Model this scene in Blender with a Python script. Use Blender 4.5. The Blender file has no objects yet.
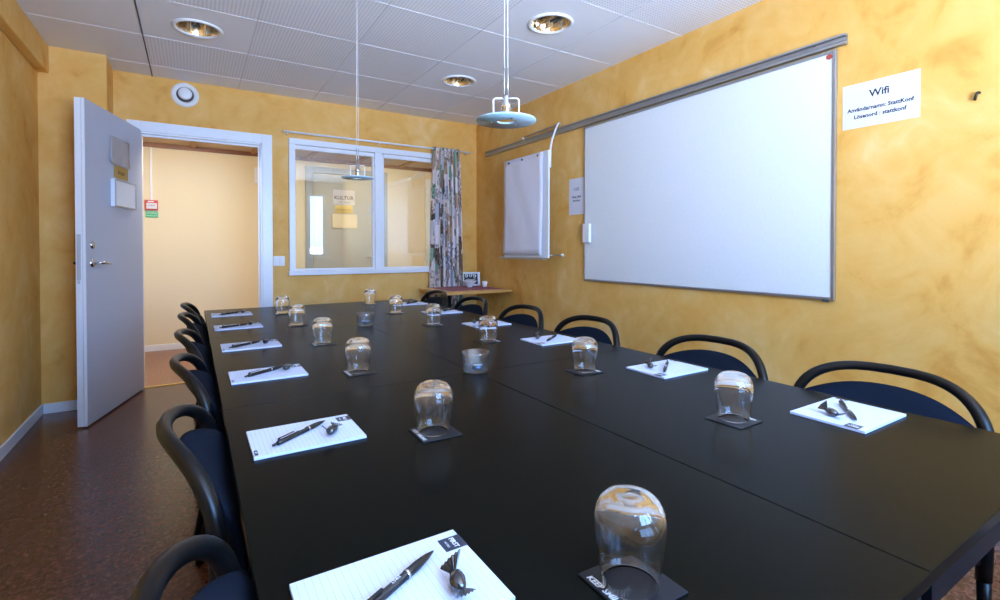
import bpy, bmesh, math, random
from mathutils import Vector, Matrix
random.seed(4)
PI = math.pi
C = bpy.context.scene.collection
scene = bpy.context.scene

# ------------------------------------------------------------------ room constants (metres)
W, D, H = 2.82, 5.046, 2.618          # right wall x, back wall y, ceiling z
XL, YC, XC = -0.92, 4.69, -0.536      # left wall x, pier front y, pier right x
YR = -1.0                             # rear wall (behind the camera)
TZ = 0.73                             # table top

# ------------------------------------------------------------------ materials
def nmat(name):
    m = bpy.data.materials.new(name); m.use_nodes = True
    nt = m.node_tree
    return m, nt, nt.nodes['Principled BSDF']
def simple(name, col, rough=0.5, metal=0.0, spec=0.5, bump=0.0, scale=60, coat=0.0, sheen=0.0):
    m, nt, b = nmat(name)
    b.inputs['Base Color'].default_value = (*col, 1)
    b.inputs['Roughness'].default_value = rough
    b.inputs['Metallic'].default_value = metal
    b.inputs['Specular IOR Level'].default_value = spec
    b.inputs['Coat Weight'].default_value = coat
    b.inputs['Sheen Weight'].default_value = sheen
    n = nt.nodes.new('ShaderNodeTexNoise'); n.inputs['Scale'].default_value = scale
    tc = nt.nodes.new('ShaderNodeTexCoord')
    nt.links.new(tc.outputs['Object'], n.inputs['Vector'])
    mx = nt.nodes.new('ShaderNodeMixRGB'); mx.blend_type = 'MULTIPLY'; mx.inputs['Fac'].default_value = 0.08
    mx.inputs['Color1'].default_value = (*col, 1)
    nt.links.new(n.outputs['Fac'], mx.inputs['Color2'])
    nt.links.new(mx.outputs['Color'], b.inputs['Base Color'])
    if bump:
        bp = nt.nodes.new('ShaderNodeBump'); bp.inputs['Strength'].default_value = bump; bp.inputs['Distance'].default_value = 0.002
        nt.links.new(n.outputs['Fac'], bp.inputs['Height']); nt.links.new(bp.outputs['Normal'], b.inputs['Normal'])
    return m
def ramp(nt, stops, src):
    r = nt.nodes.new('ShaderNodeValToRGB')
    e = r.color_ramp.elements
    while len(e) < len(stops): e.new(0.5)
    for i, (p, c) in enumerate(stops):
        e[i].position = p; e[i].color = (*c, 1) if len(c) == 3 else c
    nt.links.new(src, r.inputs['Fac'])
    return r
def math_node(nt, op, a, b=None, c=None):
    n = nt.nodes.new('ShaderNodeMath'); n.operation = op
    for i, v in enumerate((a, b, c)):
        if v is None: continue
        if isinstance(v, (int, float)): n.inputs[i].default_value = v
        else: nt.links.new(v, n.inputs[i])
    return n.outputs[0]

def plaster():
    m, nt, b = nmat('ochre_sponged_plaster')
    tc = nt.nodes.new('ShaderNodeTexCoord')
    n1 = nt.nodes.new('ShaderNodeTexNoise'); n1.inputs['Scale'].default_value = 1.5; n1.inputs['Detail'].default_value = 7; n1.inputs['Roughness'].default_value = 0.62; n1.inputs['Distortion'].default_value = 1.4
    n2 = nt.nodes.new('ShaderNodeTexNoise'); n2.inputs['Scale'].default_value = 5.0; n2.inputs['Detail'].default_value = 6; n2.inputs['Distortion'].default_value = 1.2
    n3 = nt.nodes.new('ShaderNodeTexNoise'); n3.inputs['Scale'].default_value = 120; n3.inputs['Detail'].default_value = 4
    for n in (n1, n2, n3): nt.links.new(tc.outputs['Object'], n.inputs['Vector'])
    s = math_node(nt, 'ADD', math_node(nt, 'MULTIPLY', n1.outputs['Fac'], 0.62), math_node(nt, 'MULTIPLY', n2.outputs['Fac'], 0.38))
    r = ramp(nt, [(0.30, (0.60, 0.270, 0.042)), (0.42, (0.73, 0.390, 0.085)), (0.54, (0.77, 0.455, 0.130)), (0.68, (0.82, 0.560, 0.240))], s)
    nt.links.new(r.outputs['Color'], b.inputs['Base Color'])
    b.inputs['Roughness'].default_value = 0.62
    b.inputs['Specular IOR Level'].default_value = 0.35
    bp = nt.nodes.new('ShaderNodeBump'); bp.inputs['Strength'].default_value = 0.25; bp.inputs['Distance'].default_value = 0.003
    hs = math_node(nt, 'ADD', n3.outputs['Fac'], n2.outputs['Fac'])
    nt.links.new(hs, bp.inputs['Height']); nt.links.new(bp.outputs['Normal'], b.inputs['Normal'])
    return m
def linoleum(name, c1, c2, c3, rough=0.33):
    m, nt, b = nmat(name)
    tc = nt.nodes.new('ShaderNodeTexCoord')
    n1 = nt.nodes.new('ShaderNodeTexNoise'); n1.inputs['Scale'].default_value = 55; n1.inputs['Detail'].default_value = 8; n1.inputs['Roughness'].default_value = 0.75; n1.inputs['Distortion'].default_value = 0.6
    n2 = nt.nodes.new('ShaderNodeTexNoise'); n2.inputs['Scale'].default_value = 1.3; n2.inputs['Detail'].default_value = 3
    for n in (n1, n2): nt.links.new(tc.outputs['Object'], n.inputs['Vector'])
    r = ramp(nt, [(0.40, c1), (0.5, c2), (0.62, c3)], n1.outputs['Fac'])
    mx = nt.nodes.new('ShaderNodeMixRGB'); mx.blend_type = 'MULTIPLY'; mx.inputs['Fac'].default_value = 0.35
    nt.links.new(r.outputs['Color'], mx.inputs['Color1'])
    r2 = ramp(nt, [(0.35, (0.75, 0.75, 0.8)), (0.65, (1.0, 0.95, 0.85))], n2.outputs['Fac'])
    nt.links.new(r2.outputs['Color'], mx.inputs['Color2'])
    nt.links.new(mx.outputs['Color'], b.inputs['Base Color'])
    b.inputs['Roughness'].default_value = rough
    bp = nt.nodes.new('ShaderNodeBump'); bp.inputs['Strength'].default_value = 0.07; bp.inputs['Distance'].default_value = 0.002
    nt.links.new(n1.outputs['Fac'], bp.inputs['Height']); nt.links.new(bp.outputs['Normal'], b.inputs['Normal'])
    return m
def ceiling_tiles():
    # white metal cassettes; most of them carry rows of fine perforations
    m, nt, b = nmat('perforated_ceiling_tiles')
    tc = nt.nodes.new('ShaderNodeTexCoord'); sp = nt.nodes.new('ShaderNodeSeparateXYZ')
    nt.links.new(tc.outputs['Object'], sp.inputs[0])
    X, Y = sp.outputs['X'], sp.outputs['Y']
    P = 0.0212
    fx = math_node(nt, 'SUBTRACT', math_node(nt, 'FRACT', math_node(nt, 'MULTIPLY', math_node(nt, 'ADD', X, 10.0), 1 / P)), 0.5)
    fy = math_node(nt, 'SUBTRACT', math_node(nt, 'FRACT', math_node(nt, 'MULTIPLY', math_node(nt, 'ADD', Y, 10.0), 1 / P)), 0.5)
    d2 = math_node(nt, 'ADD', math_node(nt, 'MULTIPLY', fx, fx), math_node(nt, 'MULTIPLY', fy, fy))
    dot = math_node(nt, 'LESS_THAN', d2, 0.05)
    T = 0.635
    ix = math_node(nt, 'FLOOR', math_node(nt, 'DIVIDE', math_node(nt, 'ADD', X, 0.275), T))
    iy = math_node(nt, 'FLOOR', math_node(nt, 'DIVIDE', math_node(nt, 'SUBTRACT', Y, 2.205), T))
    def eq(a, v): return math_node(nt, 'COMPARE', a, v, 0.1)
    def inv(a): return math_node(nt, 'SUBTRACT', 1.0, a)
    # plain cassettes: those left of the dark joint, beyond y=4.745, the lamp ones, and the last columns near the whiteboard wall
    plain = math_node(nt, 'LESS_THAN', ix, -0.5)
    plain = math_node(nt, 'MAXIMUM', plain, math_node(nt, 'GREATER_THAN', iy, 3.5))
    plain = math_node(nt, 'MAXIMUM', plain, math_node(nt, 'MULTIPLY', eq(ix, 0), eq(iy, 2)))
    plain = math_node(nt, 'MAXIMUM', plain, math_node(nt, 'MULTIPLY', math_node(nt, 'GREATER_THAN', ix, 2.5), math_node(nt, 'GREATER_THAN', iy, -0.5)))
    perf = math_node(nt, 'MULTIPLY', dot, inv(plain))
    mx = nt.nodes.new('ShaderNodeMixRGB')
    mx.inputs['Color1'].default_value = (0.78, 0.80, 0.86, 1); mx.inputs['Color2'].default_value = (0.20, 0.20, 0.22, 1)
    nt.links.new(math_node(nt, 'MULTIPLY', perf, 0.5), mx.inputs['Fac'])
    nt.links.new(mx.outputs['Color'], b.inputs['Base Color'])
    b.inputs['Roughness'].default_value = 0.55
    return m
def table_laminate():
    m, nt, b = nmat('dark_brown_laminate')
    tc = nt.nodes.new('ShaderNodeTexCoord')
    mp = nt.nodes.new('ShaderNodeMapping'); mp.inputs['Scale'].default_value = (40, 3, 3)
    nt.links.new(tc.outputs['Object'], mp.inputs['Vector'])
    n = nt.nodes.new('ShaderNodeTexNoise'); n.inputs['Scale'].default_value = 4; n.inputs['Detail'].default_value = 6
    nt.links.new(mp.outputs['Vector'], n.inputs['Vector'])
    r = ramp(nt, [(0.3, (0.0022, 0.0024, 0.0016)), (0.7, (0.0040, 0.0040, 0.0026))], n.outputs['Fac'])
    nt.links.new(r.outputs['Color'], b.inputs['Base Color'])
    b.inputs['Roughness'].default_value = 0.9
    b.inputs['Specular IOR Level'].default_value = 0.0
    # satin sheen that grows towards grazing view
    bp = nt.nodes.new('ShaderNodeBump'); bp.inputs['Strength'].default_value = 0.05; bp.inputs['Distance'].default_value = 0.001
    nt.links.new(n.outputs['Fac'], bp.inputs['Height'])
    g = nt.nodes.new('ShaderNodeBsdfGlossy'); g.inputs['Roughness'].default_value = 0.27; g.inputs['Color'].default_value = (0.95, 0.97, 1, 1)
    nt.links.new(bp.outputs['Normal'], g.inputs['Normal'])
    lw = nt.nodes.new('ShaderNodeLayerWeight'); lw.inputs['Blend'].default_value = 0.5
    fac = math_node(nt, 'ADD', math_node(nt, 'MULTIPLY', math_node(nt, 'POWER', lw.outputs['Facing'], 5.0), 0.36), 0.008)
    mx = nt.nodes.new('ShaderNodeMixShader'); out = nt.nodes['Material Output']
    nt.links.new(fac, mx.inputs[0]); nt.links.new(b.outputs[0], mx.inputs[1]); nt.links.new(g.outputs[0], mx.inputs[2]); nt.links.new(mx.outputs[0], out.inputs[0])
    return m
def thin_glass(name, tint=(1, 1, 1), ior=1.5, extra=0.0):
    m = bpy.data.materials.new(name); m.use_nodes = True; nt = m.node_tree; nt.nodes.clear()
    o = nt.nodes.new('ShaderNodeOutputMaterial'); t = nt.nodes.new('ShaderNodeBsdfTransparent'); g = nt.nodes.new('ShaderNodeBsdfGlossy')
    t.inputs['Color'].default_value = (*tint, 1); g.inputs['Roughness'].default_value = 0.0
    f = nt.nodes.new('ShaderNodeLayerWeight'); f.inputs['Blend'].default_value = 0.5
    f0 = ((ior - 1) / (ior + 1)) ** 2
    p5 = math_node(nt, 'POWER', f.outputs['Facing'], 5.0)
    a = math_node(nt, 'MINIMUM', math_node(nt, 'ADD', math_node(nt, 'MULTIPLY', p5, 1 - f0), f0 + extra), 1.0)
    mx = nt.nodes.new('ShaderNodeMixShader')
    nt.links.new(a, mx.inputs[0]); nt.links.new(t.outputs[0], mx.inputs[1]); nt.links.new(g.outputs[0], mx.inputs[2]); nt.links.new(mx.outputs[0], o.inputs[0])
    return m
def clear_glass(name, col=(1, 1, 1), rough=0.0):
    m, nt, b = nmat(name)
    b.inputs['Base Color'].default_value = (*col, 1)
    b.inputs['Roughness'].default_value = rough; b.inputs['Transmission Weight'].default_value = 1.0; b.inputs['IOR'].default_value = 1.48
    return m
def lined_paper():
    m, nt, b = nmat('lined_notepad_paper')
    tc = nt.nodes.new('ShaderNodeTexCoord'); sp = nt.nodes.new('ShaderNodeSeparateXYZ'); nt.links.new(tc.outputs['Object'], sp.inputs[0])
    f = math_node(nt, 'FRACT', math_node(nt, 'MULTIPLY', math_node(nt, 'ADD', sp.outputs['X'], 1.0), 1 / 0.0095))
    l = math_node(nt, 'LESS_THAN', f, 0.09)
    up = math_node(nt, 'GREATER_THAN', sp.outputs['Z'], 0.0062)
    mx = nt.nodes.new('ShaderNodeMixRGB'); mx.inputs['Color1'].default_value = (0.55, 0.62, 0.80, 1); mx.inputs['Color2'].default_value = (0.40, 0.45, 0.58, 1)  # white paper and its lines, with the blue cast of daylight mixed into both colours
    nt.links.new(math_node(nt, 'MULTIPLY', l, up), mx.inputs['Fac']); nt.links.new(mx.outputs['Color'], b.inputs['Base Color'])
    b.inputs['Roughness'].default_value = 0.7
    return m
def curtain_print():
    # patchwork print of upright town-like blocks
    m, nt, b = nmat('patchwork_curtain_print')
    tc = nt.nodes.new('ShaderNodeTexCoord')
    mp = nt.nodes.new('ShaderNodeMapping'); mp.inputs['Scale'].default_value = (1, 1, 1)
    nt.links.new(tc.outputs['UV'], mp.inputs['Vector'])
    v = nt.nodes.new('ShaderNodeTexVoronoi'); v.distance = 'CHEBYCHEV'; v.inputs['Scale'].default_value = 1.0; v.inputs['Randomness'].default_value = 0.9
    mp2 = nt.nodes.new('ShaderNodeMapping'); mp2.inputs['Scale'].default_value = (15, 7, 1); nt.links.new(tc.outputs['UV'], mp2.inputs['Vector']); nt.links.new(mp2.outputs['Vector'], v.inputs['Vector'])
    sp = nt.nodes.new('ShaderNodeSeparateColor'); nt.links.new(v.outputs['Color'], sp.inputs[0])
    r = ramp(nt, [(0.0, (0.24, 0.16, 0.11)), (0.12, (0.78, 0.68, 0.66)), (0.36, (0.42, 0.30, 0.20)), (0.48, (0.82, 0.74, 0.76)), (0.66, (0.22, 0.38, 0.27)), (0.74, (0.50, 0.52, 0.60)), (0.82, (0.76, 0.66, 0.62)), (0.94, (0.07, 0.06, 0.06))], sp.outputs[0])
    r.color_ramp.interpolation = 'CONSTANT'
    v2 = nt.nodes.new('ShaderNodeTexVoronoi'); v2.distance = 'CHEBYCHEV'; v2.inputs['Scale'].default_value = 1.0
    mp3 = nt.nodes.new('ShaderNodeMapping'); mp3.inputs['Scale'].default_value = (62, 40, 1); nt.links.new(tc.outputs['UV'], mp3.inputs['Vector']); nt.links.new(mp3.outputs['Vector'], v2.inputs['Vector'])
    sp2 = nt.nodes.new('ShaderNodeSeparateColor'); nt.links.new(v2.outputs['Color'], sp2.inputs[0])
    r2 = ramp(nt, [(0.0, (0.25, 0.22, 0.22)), (0.4, (0.9, 0.9, 0.9)), (0.8, (1.0, 0.93, 0.9))], sp2.outputs[1])
    r2.color_ramp.interpolation = 'CONSTANT'
    mask = math_node(nt, 'GREATER_THAN', sp.outputs[2], 0.55)
    mx = nt.nodes.new('ShaderNodeMixRGB'); mx.blend_type = 'MULTIPLY'
    nt.links.new(math_node(nt, 'MULTIPLY', mask, 0.8), mx.inputs['Fac'])
    nt.links.new(r.outputs['Color'], mx.inputs['Color1']); nt.links.new(r2.outputs['Color'], mx.inputs['Color2'])
    nt.links.new(mx.outputs['Color'], b.inputs['Base Color'])
    b.inputs['Roughness'].default_value = 0.8; b.inputs['Sheen Weight'].default_value = 0.1
    return m
def wood(name, c1, c2, sc=(3, 30, 30)):
    m, nt, b = nmat(name)
    tc = nt.nodes.new('ShaderNodeTexCoord'); mp = nt.nodes.new('ShaderNodeMapping'); mp.inputs['Scale'].default_value = sc
    nt.links.new(tc.outputs['Object'], mp.inputs['Vector'])
    n = nt.nodes.new('ShaderNodeTexNoise'); n.inputs['Scale'].default_value = 1.5; n.inputs['Detail'].default_value = 5; n.inputs['Distortion'].default_value = 0.8
    nt.links.new(mp.outputs['Vector'], n.inputs['Vector'])
    r = ramp(nt, [(0.35, c1), (0.65, c2)], n.outputs['Fac']); nt.links.new(r.outputs['Color'], b.inputs['Base Color'])
    b.inputs['Roughness'].default_value = 0.4
    return m
def placemat_mat():
    m, nt, b = nmat('woven_maroon_cloth')
    tc = nt.nodes.new('ShaderNodeTexCoord'); w = nt.nodes.new('ShaderNodeTexChecker'); w.inputs['Scale'].default_value = 40
    nt.links.new(tc.outputs['Object'], w.inputs['Vector'])
    w.inputs['Color1'].default_value = (0.22, 0.05, 0.09, 1); w.inputs['Color2'].default_value = (0.38, 0.17, 0.22, 1)
    nt.links.new(w.outputs['Color'], b.inputs['Base Color']); b.inputs['Roughness'].default_value = 0.85
    return m

M = {}
M['plaster'] = plaster()
M['floor'] = linoleum('brown_linoleum', (0.052, 0.018, 0.013), (0.098, 0.038, 0.028), (0.165, 0.080, 0.060), 0.25)
M['hall_floor'] = linoleum('corridor_linoleum', (0.20, 0.09, 0.06), (0.30, 0.15, 0.10), (0.40, 0.22, 0.16), 0.4)
M['ceiling'] = ceiling_tiles()
M['tbar'] = simple('white_tee_bar', (0.74, 0.75, 0.80), 0.5)
M['tbar_grey'] = simple('grey_tee_bar', (0.62, 0.64, 0.69), 0.5)
M['gap'] = simple('dark_joint', (0.10, 0.09, 0.09), 0.8)
M['white'] = simple('white_gloss_paint', (0.80, 0.85, 0.93), 0.3)
M['doorblue'] = simple('pale_grey_door_laminate', (0.48, 0.53, 0.66), 0.42)
M['hall_door'] = simple('grey_green_door_paint', (0.42, 0.44, 0.41), 0.45)
M['hall_door_frame'] = simple('grey_frame_paint', (0.34, 0.38, 0.40), 0.45)
M['cream'] = simple('cream_corridor_wallpaper', (0.80, 0.70, 0.48), 0.75)
M['hall_ceil'] = simple('pale_corridor_ceiling_board', (0.66, 0.52, 0.38), 0.7)
M['hall_beam'] = wood('stained_pine', (0.30, 0.13, 0.035), (0.48, 0.23, 0.06))
M['hall_strip'] = wood('red_brown_cornice', (0.16, 0.055, 0.025), (0.24, 0.09, 0.04))
M['brass'] = simple('brass', (0.42, 0.30, 0.09), 0.35, 0.7)
M['strip'] = simple('brass_threshold', (0.75, 0.52, 0.12), 0.4, 0.5)
M['chrome'] = simple('satin_steel', (0.62, 0.62, 0.62), 0.22, 1.0)
M['alu'] = simple('anodised_aluminium', (0.46, 0.47, 0.48), 0.38, 0.85)
M['alu_dark'] = simple('dark_aluminium', (0.16, 0.16, 0.16), 0.45, 0.6)
M['board'] = simple('whiteboard_enamel', (0.78, 0.82, 0.85), 0.22)
M['paper'] = simple('white_paper', (0.70, 0.71, 0.78), 0.8)
M['flippaper'] = simple('flipchart_paper', (0.80, 0.80, 0.90), 0.8)
M['greypaper'] = simple('grey_plastic_sleeve', (0.42, 0.41, 0.44), 0.35, bump=0.6, scale=14)
M['ink'] = simple('black_ink', (0.02, 0.02, 0.025), 0.7)
M['greyink'] = simple('grey_ink', (0.16, 0.16, 0.2), 0.7)
M['whiteink'] = simple('white_ink', (0.85, 0.88, 0.92), 0.6)
M['table'] = table_laminate()
M['edge'] = simple('black_table_edge', (0.010, 0.013, 0.020), 0.3)
M['black'] = simple('black_painted_steel', (0.004, 0.005, 0.007), 0.45, spec=0.15)
M['chairtube'] = simple('black_moulded_frame', (0.004, 0.004, 0.0045), 0.30, spec=0.22)
M['fabric'] = simple('navy_black_fabric', (0.0035, 0.007, 0.016), 0.9, spec=0.1, bump=0.5, scale=500)
M['glass'] = clear_glass('tumbler_glass')
M['glasswall'] = thin_glass('thin_tumbler_wall', (0.88, 0.94, 1.0), 1.5, 0.11)
M['paneglass'] = thin_glass('window_pane_glass', (0.97, 0.99, 0.97), 1.5, 0.06)
M['clearpane'] = thin_glass('outer_window_glass', (0.98, 1, 1), 1.45)
M['disc'] = simple('frosted_blue_glass_disc', (0.36, 0.56, 0.70), 0.2, spec=0.8)
M['coaster'] = simple('black_coaster_rubber', (0.008, 0.010, 0.014), 0.45, spec=0.25)
M['label'] = simple('dark_blue_label', (0.020, 0.026, 0.045), 0.5)
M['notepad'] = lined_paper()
M['pen'] = simple('black_pen_plastic', (0.008, 0.008, 0.010), 0.22)
M['wrapper'] = simple('shiny_black_wrapper', (0.012, 0.012, 0.016), 0.12, coat=1.0)
M['foil'] = simple('clear_foil_ends', (0.20, 0.24, 0.30), 0.15, 0.6)
M['wax'] = simple('white_wax', (0.88, 0.88, 0.86), 0.5)
M['curtain'] = curtain_print()
M['birch'] = wood('birch_veneer', (0.50, 0.25, 0.065), (0.64, 0.36, 0.11))
M['placemat'] = placemat_mat()
M['porcelain'] = simple('white_porcelain', (0.82, 0.84, 0.88), 0.2)
M['red'] = simple('red_plastic', (0.55, 0.03, 0.02), 0.4)
M['green'] = simple('green_sign', (0.03, 0.42, 0.16), 0.5)
M['gold_refl'] = simple('gold_tinted_reflector', (0.86, 0.70, 0.46), 0.16, 1.0)
M['silver_refl'] = simple('mirror_louvre', (0.82, 0.80, 0.76), 0.12, 1.0)
M['lampdark'] = simple('dim_lamp_recess', (0.30, 0.22, 0.12), 0.6)
M['hook'] = simple('blackened_hook', (0.02, 0.015, 0.01), 0.4)
M['cable'] = simple('white_cable', (0.75, 0.75, 0.78), 0.4)
M['plastic'] = simple('white_plastic', (0.80, 0.81, 0.83), 0.35)
M['rear'] = simple('light_rear_wall_paint', (0.74, 0.55, 0.26), 0.8)

# ------------------------------------------------------------------ mesh helpers
def obj(name, bm, mats, parent=None, loc=None, smooth=False, rot=None):
    me = bpy.data.meshes.new(name)
    bmesh.ops.recalc_face_normals(bm, faces=bm.faces)
    bm.to_mesh(me); bm.free()
    if not isinstance(mats, (list, tuple)): mats = [mats]
    for m in mats: me.materials.append(m)
    if smooth:
        for p in me.polygons: p.use_smooth = True
    o = bpy.data.objects.new(name, me); C.objects.link(o)
    if parent is not None: o.parent = parent
    if loc is not None: o.location = loc
    if rot is not None: o.rotation_euler = rot
    return o
def tag(o, label, cat, group=None):
    o['label'] = label; o['category'] = cat
    if group: o['group'] = group
    return o
def thing(name, label, cat, loc=(0, 0, 0), rotz=0, group=None):
    o = bpy.data.objects.new(name, None); C.objects.link(o)
    o.empty_display_size = 0.05
    o.location = loc; o.rotation_euler = (0, 0, rotz)
    return tag(o, label, cat, group)
def struct(name, bm, mats, smooth=False):
    o = obj(name, bm, mats, smooth=smooth); o['kind'] = 'structure'; return o
def dup(root, label=None, group=None, loc=None, rotz=None):
    r = root.copy(); C.objects.link(r)
    for ch in list(root.children):
        c = ch.copy(); C.objects.link(c); c.parent = r
        for g in list(ch.children):
            d = g.copy(); C.objects.link(d); d.parent = c
    if label: r['label'] = label
    if group: r['group'] = group
    if loc is not None: r.location = loc
    if rotz is not None: r.rotation_euler = (0, 0, rotz)
    return r
def add_box(bm, x0, x1, y0, y1, z0, z1, mi=0, bev=0.0, seg=2):
    vs = [bm.verts.new(p) for p in ((x0, y0, z0), (x1, y0, z0), (x1, y1, z0), (x0, y1, z0), (x0, y0, z1), (x1, y0, z1), (x1, y1, z1), (x0, y1, z1))]
    fs = [bm.faces.new([vs[i] for i in f]) for f in ((0, 3, 2, 1), (4, 5, 6, 7), (0, 1, 5, 4), (1, 2, 6, 5), (2, 3, 7, 6), (3, 0, 4, 7))]
    for f in fs: f.material_index = mi
    if bev:
        es = list({e for f in fs for e in f.edges})
        r = bmesh.ops.bevel(bm, geom=es, offset=bev, segments=seg, affect='EDGES', profile=0.5)
        for f in r['faces']: f.material_index = mi
def box(*a, **k):
    bm = bmesh.new(); add_box(bm, *a, **k); return bm
def add_lathe(bm, prof, seg=32, mi=0, c=(0, 0, 0), axis='Z'):
    rings = []
    for r, z in prof:
        ring = []
        n = 1 if r < 1e-6 else seg
        for i in range(n):
            a = 2 * PI * i / seg
            p = (r * math.cos(a), r * math.sin(a), z)
            if axis == 'Y': p = (p[0], -p[2], p[1])
            if axis == 'X': p = (p[2], p[0], p[1])
            ring.append(bm.verts.new((p[0] + c[0], p[1] + c[1], p[2] + c[2])))
        rings.append(ring)
    for a, b in zip(rings, rings[1:]):
        for i in range(seg):
            j = (i + 1) % seg
            if len(a) == 1 and len(b) == 1: continue
            if len(a) == 1: f = bm.faces.new((a[0], b[i], b[j]))
            elif len(b) == 1: f = bm.faces.new((a[i], a[j], b[0]))
            else: f = bm.faces.new((a[i], a[j], b[j], b[i]))
            f.material_index = mi; f.smooth = True
def lathe(prof, seg=32, **k):
    bm = bmesh.new(); add_lathe(bm, prof, seg, **k); return bm
def add_tube(bm, pts, r, seg=10, mi=0, closed=False, cap=True, flat=1.0):
    pts = [Vector(p) for p in pts]; n = len(pts)
    rad = r if isinstance(r, (list, tuple)) else [r] * n
    up = None; rings = []
    for i, p in enumerate(pts):
        if closed: t = (pts[(i + 1) % n] - pts[i - 1])
        else: t = pts[min(i + 1, n - 1)] - pts[max(i - 1, 0)]
        t.normalize()
        if up is None:
            up = Vector((0, 0, 1)) if abs(t.z) < 0.9 else Vector((1, 0, 0))
        side = t.cross(up)
        if side.length < 1e-5: side = t.cross(Vector((0, 1, 0)))
        side.normalize(); up = side.cross(t).normalized()
        rings.append([bm.verts.new(p + (side * math.cos(2 * PI * k / seg) + up * math.sin(2 * PI * k / seg) * flat) * rad[i]) for k in range(seg)])
    m = n if closed else n - 1
    for i in range(m):
        a, b = rings[i], rings[(i + 1) % n]
        for k in range(seg):
            f = bm.faces.new((a[k], a[(k + 1) % seg], b[(k + 1) % seg], b[k])); f.smooth = True; f.material_index = mi
    if cap and not closed:
        for rg in (rings[0], rings[-1]):
            f = bm.faces.new(rg); f.material_index = mi
def tube(pts, r, seg=10, **k):
    bm = bmesh.new(); add_tube(bm, pts, r, seg, **k); return bm
def xform(bm, mat): bmesh.ops.transform(bm, matrix=mat, verts=bm.verts); return bm
def frame_mat(origin, xd, yd):
    xd = Vector(xd).normalized(); yd = Vector(yd).normalized(); zd = xd.cross(yd)
    m = Matrix((xd, yd, zd)).transposed().to_4x4(); m.translation = Vector(origin); return m
def add_wall_xz(bm, x0, x1, z0, z1, y0, y1, holes):
    """wall slab in the XZ plane, thickness y0..y1, rectangular holes (hx0,hx1,hz0,hz1) side by side."""
    x = x0
    for hx0, hx1, hz0, hz1 in sorted(holes):
        if hx0 > x: add_box(bm, x, hx0, y0, y1, z0, z1)
        if hz0 > z0: add_box(bm, hx0, hx1, y0, y1, z0, hz0)
        if hz1 < z1: add_box(bm, hx0, hx1, y0, y1, hz1, z1)
        x = hx1
    if x < x1: add_box(bm, x, x1, y0, y1, z0, z1)
def lettering(text, size, mat, parent, mw, name='lettering', align='CENTER', extr=0.0002, shear=0.0, bold=0.0):
    """flat lettering; mw places text space (x right, y up, z towards the reader) in the parent's space"""
    cu = bpy.data.curves.new('tmp', 'FONT'); cu.body = text; cu.size = size; cu.align_x = align; cu.align_y = 'CENTER'
    cu.extrude = extr; cu.resolution_u = 2; cu.shear = shear; cu.offset = bold
    to = bpy.data.objects.new('tmp', cu); C.objects.link(to)
    dg = bpy.context.evaluated_depsgraph_get()
    me = bpy.data.meshes.new_from_object(to.evaluated_get(dg))
    bpy.data.objects.remove(to); bpy.data.curves.remove(cu)
    me.materials.clear(); me.materials.append(mat); me.name = name
    me.transform(mw)
    o = bpy.data.objects.new(name, me); C.objects.link(o); o.parent = parent
    return o
def add_strokes(bm, strokes, wd, mw, th=0.0003):
    """thin raised pen strokes given as polylines in the xy plane of mw"""
    for s in strokes:
        for (x0, y0), (x1, y1) in zip(s, s[1:]):
            d = Vector((x1 - x0, y1 - y0)); L = d.length
            if L < 1e-6: continue
            d /= L; n = Vector((-d.y, d.x)) * wd / 2
            q = [(x0 + n.x, y0 + n.y), (x0 - n.x, y0 - n.y), (x1 - n.x, y1 - n.y), (x1 + n.x, y1 + n.y)]
            lo = [bm.verts.new(mw @ Vector((a, b, 0))) for a, b in q]; hi = [bm.verts.new(mw @ Vector((a, b, th))) for a, b in q]
            bm.faces.new(hi)
            for i in range(4): bm.faces.new((lo[i], lo[(i + 1) % 4], hi[(i + 1) % 4], hi[i]))

# ================================================================== THE ROOM SHELL
T = 0.12
DX0, DX1, DZ = -0.365, 0.550, 2.147                 # door opening
WX0, WX1, WZ0, WZ1 = 0.80, 2.49, 0.945, 2.20        # inner window opening
struct('floor', box(XL - T, W + T, YR - T, D + 0.07, -0.1, 0.0), M['floor'])
struct('floor_corridor', box(-2.6, 4.6, D + 0.07, 7.02, -0.1, 0.0), M['hall_floor'])
struct('ceiling', box(XL - T, W + T, YR - T, D + T, H, H + 0.1), M['ceiling'])
struct('wall_right', box(W, W + T, YR - T, D + T, 0, H), M['plaster'])
struct('wall_left', box(XL - T, XL, YR - T, D + T, 0, H), M['plaster'])
bm = bmesh.new(); add_wall_xz(bm, XL, W, 0, H, D, D + T, [(DX0 - 0.02, DX1 + 0.02, 0, DZ + 0.02), (WX0, WX1, WZ0, WZ1)])
struct('wall_back', bm, M['plaster'])
struct('wall_pier', box(XL, XC, YC, D, 0, H), M['plaster'])
struct('trim_1', box(XL, -0.858, YR, YC, 2.422, H, bev=0.008), M['plaster'])     # plastered soffit along the left wall
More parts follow.
